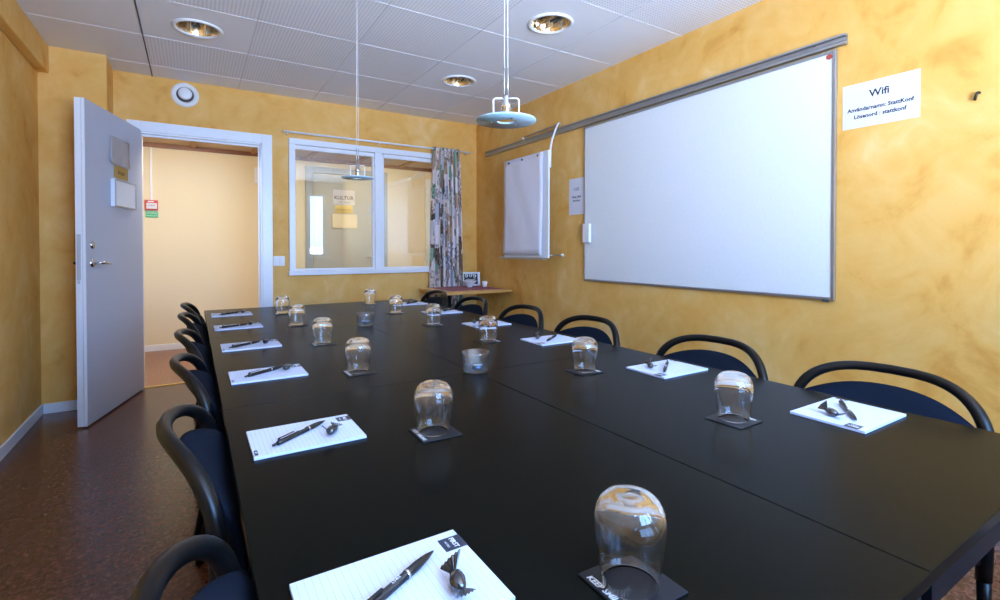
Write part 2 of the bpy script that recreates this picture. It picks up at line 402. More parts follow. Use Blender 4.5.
# rear wall, behind the camera, with the daylight windows
RW = [(0.15, 1.62, 1.02, 2.36), (2.10, 2.46, 1.02, 2.36)]
bm = bmesh.new(); add_wall_xz(bm, XL, W, 0, H, YR - T, YR, RW); struct('wall_rear', bm, M['rear'])
def rear_window(name, x0, x1, z0, z1, muls):
    y0, y1 = YR - 0.09, YR - 0.03
    f = bmesh.new(); w = 0.05
    add_box(f, x0, x1, y0, y1, z0, z0 + w); add_box(f, x0, x1, y0, y1, z1 - w, z1)
    add_box(f, x0, x0 + w, y0, y1, z0 + w, z1 - w); add_box(f, x1 - w, x1, y0, y1, z0 + w, z1 - w)
    for mx in muls: add_box(f, mx - 0.035, mx + 0.035, y0, y1, z0 + w, z1 - w)
    o = struct(name, f, M['white'])
    p = obj('window_pane', box(x0 + w, x1 - w, YR - 0.064, YR - 0.058, z0 + w, z1 - w), M['clearpane'], o)
    s = obj('window_sill', box(x0 - 0.05, x1 + 0.05, YR - 0.03, YR + 0.10, z0 - 0.035, z0 - 0.002, bev=0.004), M['white'], o)
rear_window('window_2', *RW[0], [0.64, 1.13])
rear_window('window_3', *RW[1], [])

# ceiling grid: slim tee bars and one dark joint
TP = 0.635
bm = bmesh.new()
for k in range(-5, 5):
    y = 2.205 + k * TP
    if YR < y < D: add_box(bm, XL, W, y - 0.0028, y + 0.0028, H - 0.002, H)
struct('trim_2', bm, M['tbar'])
bm = bmesh.new()
for k in range(1, 5):
    x = -0.275 + k * TP
    add_box(bm, x - 0.0035, x + 0.0035, YR, D, H - 0.0025, H)
struct('trim_3', bm, M['tbar_grey'])
struct('trim_4', box(-0.279, -0.271, YR, D, H - 0.004, H), M['gap'])

# baseboards
def baseboard(name, x0, x1, y0, y1): struct(name, box(x0, x1, y0, y1, 0, 0.072, bev=0.003), M['white'])
baseboard('baseboard_left', XL, XL + 0.012, YR, YC)
baseboard('baseboard_pier', XL + 0.012, XC, YC - 0.012, YC)
baseboard('baseboard_back', DX1 + 0.09, W, D - 0.012, D)
baseboard('baseboard_right', W - 0.012, W, YR, D - 0.012)
baseboard('baseboard_corridor', -2.6, 1.27, 6.888, 6.90)

# corridor beyond the door and inner window
bm = bmesh.new(); add_wall_xz(bm, -2.6, 4.6, 0, 2.50, 6.90, 7.02, [(1.36, 2.29, 0, 2.19)]); struct('wall_corridor', bm, M['cream'])
struct('wall_corridor_left', box(-2.7, -2.6, D + T, 7.02, 0, 2.5), M['cream'])
struct('wall_corridor_right', box(4.6, 4.7, D + T, 7.02, 0, 2.5), M['cream'])
bm = bmesh.new()
add_box(bm, -2.6, XL, D + 0.02, D + T, 0, 2.5); add_box(bm, W, 4.6, D + 0.02, D + T, 0, 2.5)
struct('wall_corridor_near', bm, M['cream'])
HC = 2.36
struct('ceiling_corridor', box(-2.7, 4.7, D + T, 7.02, HC + 0.02, HC + 0.10), M['hall_ceil'])
struct('trim_5', box(-2.6, 4.6, 6.87, 6.90, HC - 0.025, HC + 0.02), M['hall_strip'])
bm = bmesh.new()
for k in range(-3, 7):
    x = 0.013 + 0.64 * k
    add_box(bm, x - 0.028, x + 0.028, D + T, 6.87, HC, HC + 0.02)
struct('trim_6', bm, M['hall_beam'])

# ---- door frame (casing) and threshold
bm = bmesh.new()
cw = 0.085
def casing(bm, x0, x1, z1, y):
    for (a, b, c, d, dep) in ((x0 - cw, x0, 0, z1 + cw, 0.020), (x1, x1 + cw, 0, z1 + cw, 0.020)):
        add_box(bm, a, b, y - dep, y, c, d, bev=0.003)
    add_box(bm, x0, x1, y - 0.020, y, z1, z1 + cw, bev=0.003)
casing(bm, DX0, DX1, DZ, D)
for a, b in ((DX0 - 0.02, DX0 + 0.012), (DX1 - 0.012, DX1 + 0.02)): add_box(bm, a, b, D - 0.005, D + T + 0.01, 0, DZ)
add_box(bm, DX0 - 0.02, DX1 + 0.02, D - 0.005, D + T + 0.01, DZ - 0.012, DZ + 0.02)
add_box(bm, DX1 - 0.026, DX1 - 0.012, D + 0.055, D + 0.075, 0, DZ - 0.012)
add_box(bm, DX0 + 0.012, DX1 - 0.026, D + 0.055, D + 0.075, DZ - 0.026, DZ - 0.012)
struct('door_frame', bm, M['white'])
struct('trim_7', box(DX0 + 0.012, DX1 - 0.012, D + 0.055, D + 0.085, 0.0, 0.006, bev=0.002), M['strip'])

# ---- the open door: local x along the leaf from latch to hinge, local -y... the visible face
LA = Vector((-0.591, 4.163)); LB = Vector((-0.351, 5.050))
e = (LB - LA).normalized(); LW = (LB - LA).length
ang = math.atan2(e.y, e.x)
door = thing('door_1', '', 'x', (LA.x, LA.y, 0), ang)
for k in ('label', 'category'): del door[k]
door['kind'] = 'structure'
# local frame: x latch->hinge, +y = away from the visible face (towards the pier)
bm = bmesh.new()
add_box(bm, 0, LW, 0.0, 0.034, 0.012, 2.158, bev=0.0015)
leaf = obj('door_leaf', bm, M['doorblue'], door)
bm = bmesh.new(); add_box(bm, -0.004, -0.0002, 0.0, 0.016, 0.012, 2.158); add_box(bm, -0.004, 0.004, 0.020, 0.0545, 0.012, 2.158); add_box(bm, 0.004, LW - 0.01, 0.0345, 0.0545, 0.012, 2.15)
obj('edge_lipping', bm, M['white'], door)
bm = bmesh.new(); add_box(bm, -0.007, -0.0042, 0.026, 0.048, 0.97, 1.27)
for z in (1.25, 1.14, 1.09, 0.96): add_box(bm, -0.0085, -0.007, 0.031, 0.043, z - 0.012, z + 0.008)
obj('lock_plate', bm, simple('zinc_plate', (0.52, 0.55, 0.60), 0.35, 0.2), door)
bm = bmesh.new(); add_lathe(bm, [(0, 0.012), (0.012, 0.012), (0.024, 0.008), (0.026, 0.0)], 24, axis='Y', c=(0.081, -0.0005, 1.20)); obj('lock_cylinder', bm, M['chrome'], door, smooth=True)
bm = bmesh.new(); add_lathe(bm, [(0, 0.014), (0.014, 0.013), (0.026, 0.008), (0.028, 0.0)], 24, axis='Y', c=(0.078, -0.0005, 1.08))
add_tube(bm, [(0.078, -0.008, 1.08), (0.078, -0.045, 1.08), (0.090, -0.056, 1.08), (0.115, -0.060, 1.079), (0.160, -0.060, 1.075), (0.205, -0.056, 1.070)], [0.009, 0.009, 0.010, 0.010, 0.009, 0.006], 12)
obj('door_handle', bm, M['chrome'], door)
bm = bmesh.new(); add_lathe(bm, [(0, -0.014), (0.026, -0.008), (0.028, 0.0)], 20, axis='Y', c=(0.078, 0.0548, 1.08))
add_tube(bm, [(0.078, 0.060, 1.08), (0.078, 0.095, 1.08), (0.095, 0.105, 1.08), (0.160, 0.105, 1.077)], [0.009, 0.009, 0.009, 0.007], 12)
add_lathe(bm, [(0, -0.012), (0.024, -0.008), (0.026, 0.0)], 20, axis='Y', c=(0.081, 0.0548, 1.20))
obj('door_handle', bm, M['hook'], door)
bm = bmesh.new()
for z in (0.25, 1.9): add_tube(bm, [(LW - 0.004, 0.060, z - 0.05), (LW - 0.004, 0.060, z + 0.05)], 0.005, 10)
obj('door_hinge', bm, M['chrome'], door)
DM = Matrix.Translation((LA.x, LA.y, 0)) @ Matrix.Rotation(ang, 4, 'Z')
def on_door(name, bm, mat, label, cat, parts=()):
    o = obj(name, bm, mat); o.matrix_world = DM; tag(o, label, cat); return o
# sleeve of slightly wavy plastic
bm = bmesh.new(); g = 10
grid = [[bm.verts.new((0.345 + 0.315 * i / g, -0.004 - 0.003 * (math.sin(i * 1.3 + j * 0.8) + 1) * (0.3 + j / g), 1.995 - 0.205 * j / g)) for i in range(g + 1)] for j in range(g + 1)]
for j in range(g):
    for i in range(g): bm.faces.new((grid[j][i], grid[j][i + 1], grid[j + 1][i + 1], grid[j + 1][i])).smooth = True
r = bmesh.ops.extrude_face_region(bm, geom=bm.faces[:]); bmesh.ops.translate(bm, verts=[v for v in r['geom'] if isinstance(v, bmesh.types.BMVert)], vec=(0, 0.0012, 0))
on_door('paper_sleeve', bm, M['greypaper'], 'grey crumpled plastic paper sleeve fixed high on the open door', 'paper')
np_ = on_door('nameplate', box(0.405, 0.635, -0.005, -0.0005, 1.698, 1.788, bev=0.001), M['brass'], 'small brass nameplate on the open door under the grey sleeve', 'sign')
lettering('Borgen', 0.038, M['ink'], np_, frame_mat((0.52, -0.0052, 1.743), (1, 0, 0), (0, 0, 1)))
sh = thing('sign_holder', 'white square sign holder in thin metal frame on the open door', 'sign', (LA.x, LA.y, 0), ang)
bm = bmesh.new(); add_box(bm, 0.353, 0.715, -0.026, -0.0005, 1.483, 1.682, bev=0.002); obj('back_box', bm, M['white'], sh)
bm = bmesh.new(); add_box(bm, 0.353, 0.715, -0.032, -0.0265, 1.483, 1.491); add_box(bm, 0.353, 0.715, -0.032, -0.0265, 1.674, 1.682); add_box(bm, 0.353, 0.361, -0.032, -0.0265, 1.491, 1.674); add_box(bm, 0.707, 0.715, -0.032, -0.0265, 1.491, 1.674)
obj('sign_frame', bm, M['alu'], sh)

# ---- inner window to the corridor
bm = bmesh.new()
x0, x1, z0, z1 = 0.780, 2.520, 0.922, 2.226; w = 0.055; ya, yb = D - 0.028, D - 0.0005
add_box(bm, x0, x1, ya, yb, z1 - w, z1, bev=0.004); add_box(bm, x0 - 0.008, x1 + 0.008, ya - 0.022, yb, z0, z0 + 0.042, bev=0.005)
add_box(bm, x0, x0 + w, ya, yb, z0 + 0.042, z1 - w, bev=0.004); add_box(bm, x1 - w, x1, ya, yb, z0 + 0.042, z1 - w, bev=0.004)
add_box(bm, 1.607, 1.679, ya, yb, z0 + 0.042, z1 - w, bev=0.004)
win = struct('window_1', bm, M['white'])
bm = bmesh.new()
for a, b in ((WX0 + 0.002, 1.607), (1.679, WX1 - 0.002)):
    for (p, q, r_, s) in ((a + 0.02, b, z1 - w - 0.040, z1 - w - 0.002), (a + 0.02, b, z0 + 0.044, z0 + 0.062), (a, a + 0.030, z0 + 0.044, z1 - w - 0.002), (b - 0.018, b, z0 + 0.062, z1 - w - 0.040)):
        add_box(bm, p, q, D + 0.002, D + 0.04, r_, s)
obj('window_frame', bm, M['white'], win)
for a, b in ((0.835, 1.590), (1.709, 2.470)):
    obj('window_pane', box(a, b, D + 0.018, D + 0.022, 0.984, 2.131), M['paneglass'], win)
# corridor door seen through it
hd = thing('door_2', '', 'x', (0, 0, 0))
for k in ('label', 'category'): del hd[k]
hd['kind'] = 'structure'
obj('door_leaf', box(1.372, 2.278, 6.92, 6.96, 0.01, 2.178, bev=0.002), M['hall_door'], hd)
bm = bmesh.new(); add_box(bm, 1.27, 1.36, 6.875, 6.899, 0, 2.27, bev=0.003); add_box(bm, 2.29, 2.38, 6.875, 6.899, 0, 2.27, bev=0.003); add_box(bm, 1.36, 2.29, 6.875, 6.899, 2.19, 2.27, bev=0.003)
obj('door_frame', bm, M['hall_door_frame'], hd)
bm = bmesh.new(); add_lathe(bm, [(0, 0.014), (0.026, 0.008), (0.028, 0.0)], 20, axis='Y', c=(2.20, 6.919, 1.06)); add_tube(bm, [(2.20, 6.915, 1.06), (2.20, 6.87, 1.06), (2.17, 6.86, 1.06), (2.07, 6.862, 1.055)], 0.009, 10); obj('door_handle', bm, M['chrome'], hd)
BK = lambda x, y, z: frame_mat((x, y, z), (1, 0, 0), (0, 0, 1))
s1 = tag(obj('door_poster', box(1.630, 1.925, 6.9155, 6.9195, 1.782, 1.985), M['paper']), 'white paper notice on the corridor door behind the left window pane', 'poster')
lettering('KULTUR', 0.070, M['ink'], s1, BK(1.775, 6.915, 1.875), bold=0.001); lettering('ART  MUSIK', 0.030, M['greyink'], s1, BK(1.785, 6.915, 1.815))
s2 = tag(obj('nameplate', box(1.652, 1.895, 6.9155, 6.9195, 1.665, 1.772), M['brass']), 'brass nameplate on the corridor door behind the left window pane', 'sign')
lettering('Hedemora', 0.045, M['ink'], s2, BK(1.773, 6.915, 1.715))
s3 = tag(obj('sign_holder', box(1.612, 1.950, 6.895, 6.9195, 1.458, 1.650, bev=0.004), M['cream']), 'blank cream sign holder on the corridor door behind the window', 'sign')
# another white casing further along the corridor
bm = bmesh.new(); add_box(bm, 2.97, 3.05, 6.875, 6.899, 0, 2.22, bev=0.003); add_box(bm, 3.05, 3.9, 6.875, 6.899, 2.14, 2.22, bev=0.003); add_box(bm, 3.05, 3.9, 6.888, 6.8995, 0, 2.14)
struct('door_3', bm, M['white'])

# ================================================================== THINGS ON THE BACK WALL
v = thing('ventilation_valve', 'round white ventilation valve above the open door', 'vent', (-0.045, D, 2.497))
bm = bmesh.new(); add_lathe(bm, [(0.064, 0.006), (0.072, 0.018), (0.092, 0.016), (0.103, 0.006), (0.104, 0.0005)], 40, axis='Y'); obj('rim', bm, M['plastic'], v, smooth=True)
bm = bmesh.new(); add_lathe(bm, [(0, 0.0055), (0.066, 0.0055), (0.066, 0.0005)], 40, axis='Y'); obj('throat', bm, M['gap'], v)
bm = bmesh.new(); add_lathe(bm, [(0, 0.060), (0.040, 0.059), (0.050, 0.053), (0.051, 0.047), (0.040, 0.040), (0, 0.038)], 40, axis='Y'); add_lathe(bm, [(0.010, 0.038), (0.010, 0.006)], 16, axis='Y'); obj('disc', bm, M['plastic'], v, smooth=True)
s = thing('wall_switch', 'white double switch plate between door frame and window', 'switch', (0.690, D, 1.061))
obj('plate', box(-0.050, 0.050, -0.010, -0.0005, -0.046, 0.046, bev=0.003), M['plastic'], s)
for dx in (-0.021, 0.021): obj('rocker', box(dx - 0.017, dx + 0.017, -0.015, -0.0105, -0.030, 0.030, bev=0.002), M['plastic'], s)
# curtain rod and curtain
YD = D - 0.08
rd = thing('curtain_rod', 'slim white curtain rod above the corridor window', 'curtain rod', (0, 0, 0))
obj('rod', tube([(0.72, YD, 2.270), (2.704, YD, 2.270)], 0.009, 12), M['white'], rd)
for x in (0.76, 1.64, 2.66):
    bm = tube([(x, YD, 2.262), (x, YD + 0.02, 2.255), (x, D - 0.001, 2.255)], 0.005, 8); obj('bracket', bm, M['white'], rd)
bm = bmesh.new(); uvl = bm.loops.layers.uv.new('UVMap'); nu, nv = 150, 40
def curtain_pt(s, t):
    hw0, hw1 = 0.158, 0.205
    hw = hw0 + (hw1 - hw0) * min(1, t * 1.3) ** 0.8
    x = 2.385 + (s - 0.5) * 2 * hw + 0.008 * t
    amp = 0.026 + 0.010 * t
    y = YD + 0.004 - 0.006 + amp * math.sin(s * 2 * PI * 7 + 0.6 * math.sin(t * 3 + s * 5)) * (0.5 + 0.5 * min(1, 0.25 + t * 4))
    return Vector((x + 0.006 * math.cos(s * 2 * PI * 14), y - 0.010, 2.288 - t * 2.17))
gr = [[bm.verts.new(curtain_pt(i / nu, j / nv)) for i in range(nu + 1)] for j in range(nv + 1)]
for j in range(nv):
    for i in range(nu):
        f = bm.faces.new((gr[j][i], gr[j][i + 1], gr[j + 1][i + 1], gr[j + 1][i])); f.smooth = True
        for l, (a, b_) in zip(f.loops, ((i, j), (i + 1, j), (i + 1, j + 1), (i, j + 1))): l[uvl].uv = (a / nu, b_ / nv * 2.0)
cur = obj('curtain', bm, M['curtain']); sm = cur.modifiers.new('thick', 'SOLIDIFY'); sm.thickness = 0.0015
tag(cur, 'pleated curtain with patchwork print hanging at the right of the window', 'curtain')

# wall items in corridor
t = thing('fire_alarm_sign', 'red and white fire alarm box on the corridor wall', 'alarm', (-0.395, 6.90, 1.675))
obj('box', box(-0.062, 0.062, -0.04, -0.0005, -0.055, 0.055, bev=0.004), M['red'], t)
obj('plate', box(-0.046, 0.054, -0.045, -0.0405, -0.044, 0.022, bev=0.002), M['paper'], t)
obj('header', box(-0.032, 0.024, -0.043, -0.0405, 0.032, 0.044), M['whiteink'], t)
lettering('LARM', 0.026, M['greyink'], t, frame_mat((0.0, -0.0455, -0.008), (1, 0, 0), (0, 0, 1)))
t = tag(obj('exit_sign', box(-0.452, -0.332, 6.892, 6.8995, 1.535, 1.602), M['green']), 'small green emergency sign below the red alarm box', 'sign')
lettering('UTGÅNG', 0.026, M['whiteink'], t, BK(-0.392, 6.8915, 1.583)); lettering('NÖDUTGÅNG', 0.017, M['whiteink'], t, BK(-0.392, 6.8915, 1.553))
tag(obj('cable_conduit', box(-0.405, -0.385, 6.885, 6.8995, 1.732, HC - 0.026, bev=0.002), M['plastic']), 'thin white cable conduit rising from the alarm box', 'conduit')
t = thing('wall_grille', 'small pale square grille high on the corridor wall', 'vent', (0.748, 6.90, 2.10))
obj('grille_frame', box(-0.085, 0.085, -0.02, -0.0005, -0.10, 0.10, bev=0.003), M['plastic'], t)
bm = bmesh.new()
for k in range(6): add_box(bm, -0.045, 0.045, -0.024, -0.0205, -0.065 + k * 0.024, -0.050 + k * 0.024)
obj('louvres', bm, M['hall_door_frame'], t)

# ================================================================== CEILING LAMPS
def downlight(x, y, label):
    t = thing('downlight', label, 'ceiling light', (x, y, H), 0, None)
    R0 = 0.145
    bm = bmesh.new(); add_lathe(bm, [(R0 - 0.022, 0.0), (R0 - 0.018, -0.012), (R0 - 0.004, -0.012), (R0, -0.004), (R0, 0.0)], 48); obj('trim_ring', bm, M['plastic'], t, smooth=True)
    bm = bmesh.new(); add_lathe(bm, [(R0 - 0.020, -0.010), (R0 - 0.026, -0.004), (R0 - 0.045, -0.0015), (0, -0.001)], 48); rf = obj('reflector', bm, M['gold_refl'], t, smooth=True)
    for dx in (-0.052, 0.0, 0.052):
        bm = bmesh.new(); L = 0.105 if dx == 0 else 0.088
        add_box(bm, dx - 0.0012, dx + 0.0012, -L, L, -0.011, -0.0022); obj('louvre', bm, M['silver_refl'], t)
    for dx in (-0.030, 0.028):
        obj('lamp_tube', tube([(dx, -0.085, -0.0062), (dx, 0.085, -0.0062)], 0.0038, 10), M['wax'], t)
    return t
# recessed cans: cut their holes in the ceiling slab as real openings
DL = [(0.040, 3.805, 'recessed round downlight above the open door side of the ceiling'), (1.954, 2.525, 'largest-looking recessed downlight, beside the cables of the front pendant lamp'), (1.954, 3.800, 'recessed round downlight near the far right corner of the ceiling')]
def downlight2(x, y, label):
    t = thing('downlight', label, 'ceiling light', (x, y, H))
    R0 = 0.145; d = 0.10
    bm = bmesh.new(); add_lathe(bm, [(R0 - 0.024, 0.002), (R0 - 0.020, -0.010), (R0 - 0.006, -0.012), (R0, -0.005), (R0, 0.0)], 48); obj('trim_ring', bm, M['plastic'], t, smooth=True)
    bm = bmesh.new(); add_lathe(bm, [(R0 - 0.024, 0.0), (R0 - 0.032, 0.03), (R0 - 0.055, 0.07), (R0 - 0.085, d - 0.008), (0, d)], 48); obj('reflector', bm, M['gold_refl'], t, smooth=True)
    for dx in (-0.040, 0.040):
        L = 0.100; obj('louvre', box(dx - 0.0015, dx + 0.0015, -L, L, 0.006, 0.05), M['silver_refl'], t)
    for dx in (-0.018, 0.018): obj('lamp_tube', tube([(dx, -0.075, 0.055), (dx, 0.075, 0.055)], 0.009, 10), M['wax'], t)
    return t
ceil = bpy.data.objects['ceiling']
cut = bmesh.new()
for x, y, l in DL: add_lathe(cut, [(0, -0.05), (0.122, -0.05), (0.122, 0.2), (0, 0.2)], 48, c=(x, y, H))
cutter = obj('cutter', cut, M['gap'])
bo = ceil.modifiers.new('holes', 'BOOLEAN'); bo.operation = 'DIFFERENCE'; bo.object = cutter; bo.solver = 'EXACT'
dg = bpy.context.evaluated_depsgraph_get()
me = bpy.data.meshes.new_from_object(ceil.evaluated_get(dg)); ceil.modifiers.clear(); ceil.data = me
if len(me.materials) == 0: me.materials.append(M['ceiling'])
bpy.data.objects.remove(cutter)
for x, y, l in DL: downlight2(x, y, l)
struct('ceiling_void', box(XL - T, W + T, YR - T, D + T, H + 0.105, H + 0.15), M['gap'])

def pendant(x, y, z, r, label):
    t = thing('pendant_lamp', label, 'pendant lamp', (x, y, z), -0.557)
    bm = bmesh.new(); add_lathe(bm, [(r * 0.30, -0.0025), (r, -0.0025), (r * 1.005, 0), (r, 0.0025), (r * 0.30, 0.0025), (r * 0.30, -0.0025)], 64); dd = obj('glass_disc', bm, M['disc'], t)
    for k in range(3):
        bm = bmesh.new(); a = k * 2.094 + 0.9; add_lathe(bm, [(0, -0.007), (0.004, -0.006), (0.004, -0.0026)], 12, c=(r * 0.52 * math.cos(a), r * 0.52 * math.sin(a), 0))
        obj('screw', bm, M['alu_dark'], t)
    bm = bmesh.new(); add_lathe(bm, [(0, 0.004), (0.013, 0.006), (0.015, 0.02), (0.010, 0.030), (0.016, 0.036), (0.016, 0.050), (0.010, 0.054), (0.010, 0.074), (0.004, 0.080), (0, 0.080)], 24)
    obj('lamp_holder', bm, M['chrome'], t, smooth=True)
    for s in (-1, 1):
        q = s * 0.040
        bm = tube([(s * 0.010, 0, 0.070), (q * 0.85, 0, 0.070), (q, 0, 0.065), (q, 0, 0.0026)], 0.0026, 8); obj('bracket', bm, M['plastic'], t)
        bm = tube([(s * 0.0058, 0, 0.074), (s * 0.0058, 0, 0.165)], 0.0025, 8); obj('rod', bm, M['alu'], t)
        bm = tube([(s * 0.0058, 0, 0.165), (s * 0.004, 0, (H - z) * 0.6), (s * 0.001, 0, H - z - 0.02)], 0.0011, 6); obj('wire', bm, M['cable'], t)
    bm = bmesh.new(); add_lathe(bm, [(0, 0), (0.03, 0), (0.034, -0.02), (0.006, -0.026), (0, -0.026)][::-1], 24, c=(0, 0, H - z - 0.0005)); obj('ceiling_rose', bm, M['plastic'], t, smooth=True)
pendant(0.840, 1.312, 1.578, 0.094, 'pendant lamp with pale blue glass disc nearest the camera')
pendant(0.795, 2.80, 1.576, 0.088, 'smaller-looking pendant lamp hanging in front of the corridor window')

# ================================================================== RIGHT WALL
RT = lambda x, y, z: frame_mat((x, y, z), (0, -1, 0), (0, 0, 1))
rail = thing('wall_rail', 'long grooved aluminium hanging rail above the whiteboard', 'rail', (W, 0, 0))
bm = bmesh.new(); add_box(bm, -0.014, -0.0008, 1.198, 4.80, 2.208, 2.262); add_box(bm, -0.030, -0.014, 1.198, 4.80, 2.250, 2.262, bev=0.002); add_box(bm, -0.030, -0.014, 1.198, 4.80, 2.208, 2.220, bev=0.002); add_box(bm, -0.018, -0.014, 1.198, 4.80, 2.231, 2.238)
obj('rail_profile', bm, M['alu'], rail)
for y in (1.35, 2.2, 3.05, 3.9, 4.6):
    obj('screw', lathe([(0, 0.0155), (0.005, 0.015), (0.006, 0.0142)], 12, axis='X') if False else box(-0.0155, -0.0142, y - 0.006, y + 0.006, 2.240, 2.249), M['chrome'], rail)
wb = thing('whiteboard', 'large whiteboard in a thin aluminium frame on the yellow wall', 'whiteboard', (W, 0, 0))
y0, y1, z0, z1 = 1.2435, 3.150, 0.908, 2.198
obj('writing_surface', box(-0.016, -0.0008, y0 + 0.004, y1 - 0.004, z0 + 0.004, z1 - 0.004), M['board'], wb)
bm = bmesh.new(); fw_ = 0.016
add_box(bm, -0.022, -0.0006, y0, y0 + fw_, z0, z1, bev=0.002); add_box(bm, -0.022, -0.0006, y1 - fw_ * 0.5, y1, z0, z1, bev=0.002)
add_box(bm, -0.022, -0.0006, y0 + fw_, y1 - fw_ * 0.5, z1 - fw_, z1, bev=0.002); add_box(bm, -0.022, -0.0006, y0 + fw_, y1 - fw_ * 0.5, z0, z0 + fw_, bev=0.002)
obj('board_frame', bm, M['alu'], wb)
bm = bmesh.new(); add_box(bm, -0.026, -0.0225, y0 + 0.02, y0 + 0.055, z0 - 0.010, z0 + 0.004); obj('corner_clip', bm, M['alu_dark'], wb)
bm = bmesh.new()
vs = [bm.verts.new((-0.0175, 1.277 + 0.017 * math.cos(a * PI / 3 + 0.4), 2.168 + 0.015 * math.sin(a * PI / 3 + 0.4))) for a in range(6)]; bm.faces.new(vs)
r = bmesh.ops.extrude_face_region(bm, geom=bm.faces[:]); bmesh.ops.translate(bm, verts=[q for q in r['geom'] if isinstance(q, bmesh.types.BMVert)], vec=(0.0012, 0, 0))
lg = obj('logo_sticker', bm, simple('brick_red_print', (0.42, 0.06, 0.04), 0.5), wb); lg['label'] = 'small red printed emblem'
pc = thing('pen_clip', 'small white plastic holder clipped on the left whiteboard edge', 'holder', (W, 0, 0))
bm = bmesh.new(); add_box(bm, -0.052, -0.0225, 3.062, 3.140, 1.228, 1.384, bev=0.003); obj('holder_shell', bm, M['plastic'], pc)

wf = tag(obj('paper_sign', box(W - 0.0014, W - 0.0004, 0.903, 1.219, 1.778, 1.997), M['paper']), 'white wifi notice taped right of the whiteboard', 'sign')
lettering('Wifi', 0.048, M['ink'], wf, RT(W - 0.0015, 1.062, 1.934), bold=0.001); lettering('Användarnamn: StattKonf', 0.0260, M['ink'], wf, RT(W - 0.0015, 1.062, 1.868), bold=0.0009); lettering('Lösenord : stattkonf', 0.0260, M['ink'], wf, RT(W - 0.0015, 1.062, 1.832), bold=0.0009)
ob = tag(obj('paper_sign', box(W - 0.0014, W - 0.0004, 3.178, 3.372, 1.472, 1.785), M['paper']), 'white notice taped between flipchart and whiteboard', 'sign')
lettering('OBS', 0.042, M['greyink'], ob, RT(W - 0.0015, 3.275, 1.690)); lettering('Stäng alltid', 0.027, M['ink'], ob, RT(W - 0.0015, 3.275, 1.625), bold=0.0006); lettering('fönstren', 0.027, M['ink'], ob, RT(W - 0.0015, 3.275, 1.593), bold=0.0006)
hk = tag(obj('wall_hook', tube([(W - 0.0004, 0.704, 1.832), (W - 0.010, 0.704, 1.834), (W - 0.018, 0.706, 1.832), (W - 0.020, 0.710, 1.818), (W - 0.014, 0.714, 1.806), (W - 0.003, 0.716, 1.806)], [0.006, 0.005, 0.005, 0.006, 0.006, 0.004], 8), M['hook']), 'tiny black hook in the wall right of the wifi notice', 'hook')

# flipchart hung from the rail
fc = thing('flipchart', 'white flipchart board hanging on a bent tube from the rail', 'flipchart', (2.60, 0, 0))
obj('backing_board', box(0.006, 0.022, 3.395, 4.100, 1.095, 2.030, bev=0.003), M['white'], fc)
bm = bmesh.new(); n = 14
def pp(i, j): return Vector((-0.002 - 0.010 * math.sin(i / n * PI) * (j / n) * 0.6 - 0.003 * math.sin(i * 0.9 + j * 0.6), 3.462 + 0.62 * i / n + 0.02 * (j / n), 2.022 - 0.905 * j / n))
gr = [[bm.verts.new(pp(i, j)) for i in range(n + 1)] for j in range(n + 1)]
for j in range(n):
    for i in range(n): bm.faces.new((gr[j][i], gr[j][i + 1], gr[j + 1][i + 1], gr[j + 1][i])).smooth = True
pd = obj('paper_pad', bm, M['flippaper'], fc); s_ = pd.modifiers.new('t', 'SOLIDIFY'); s_.thickness = 0.006; s_.offset = -1
for y in (3.53, 3.77, 4.00):
    bm = bmesh.new(); add_box(bm, -0.014, 0.004, y - 0.013, y + 0.013, 1.990, 2.008, bev=0.004); obj('clip', bm, M['alu_dark'], fc)
bm = bmesh.new(); add_box(bm, -0.040, 0.006, 3.40, 4.12, 1.080, 1.086, bev=0.002); add_box(bm, -0.043, -0.038, 3.40, 4.12, 1.086, 1.100, bev=0.001); obj('pen_tray', bm, M['alu'], fc)
bm = bmesh.new(); add_tube(bm, [(0.190, 3.46, 2.285), (0.170, 3.452, 2.292), (0.150, 3.445, 2.28), (0.110, 3.430, 2.22), (0.060, 3.415, 2.12), (0.034, 3.402, 2.04), (0.031, 3.400, 1.97), (0.031, 3.400, 1.88)], 0.0085, 12); obj('hanging_tube', bm, M['white'], fc)
bm = bmesh.new(); add_tube(bm, [(0.172, 3.45, 2.285), (0.172, 4.02, 2.270)], 0.0075, 10); obj('support_bar', bm, M['alu'], fc)
obj('bar_knob', lathe([(0, -0.012), (0.012, -0.006), (0.012, 0.006), (0, 0.012)], 14, c=(0.172, 4.02, 2.262)), M['cable'], fc, smooth=True)
obj('spacer_rod', tube([(0.024, 3.43, 1.118), (0.205, 3.452, 1.118)], 0.006, 10), M['alu'], fc)
obj('rubber_knob', lathe([(0, -0.013), (0.013, -0.008), (0.016, 0), (0.013, 0.01), (0, 0.0135)], 16, axis='X', c=(0.2055, 3.452, 1.118)), M['plastic'], fc, smooth=True)

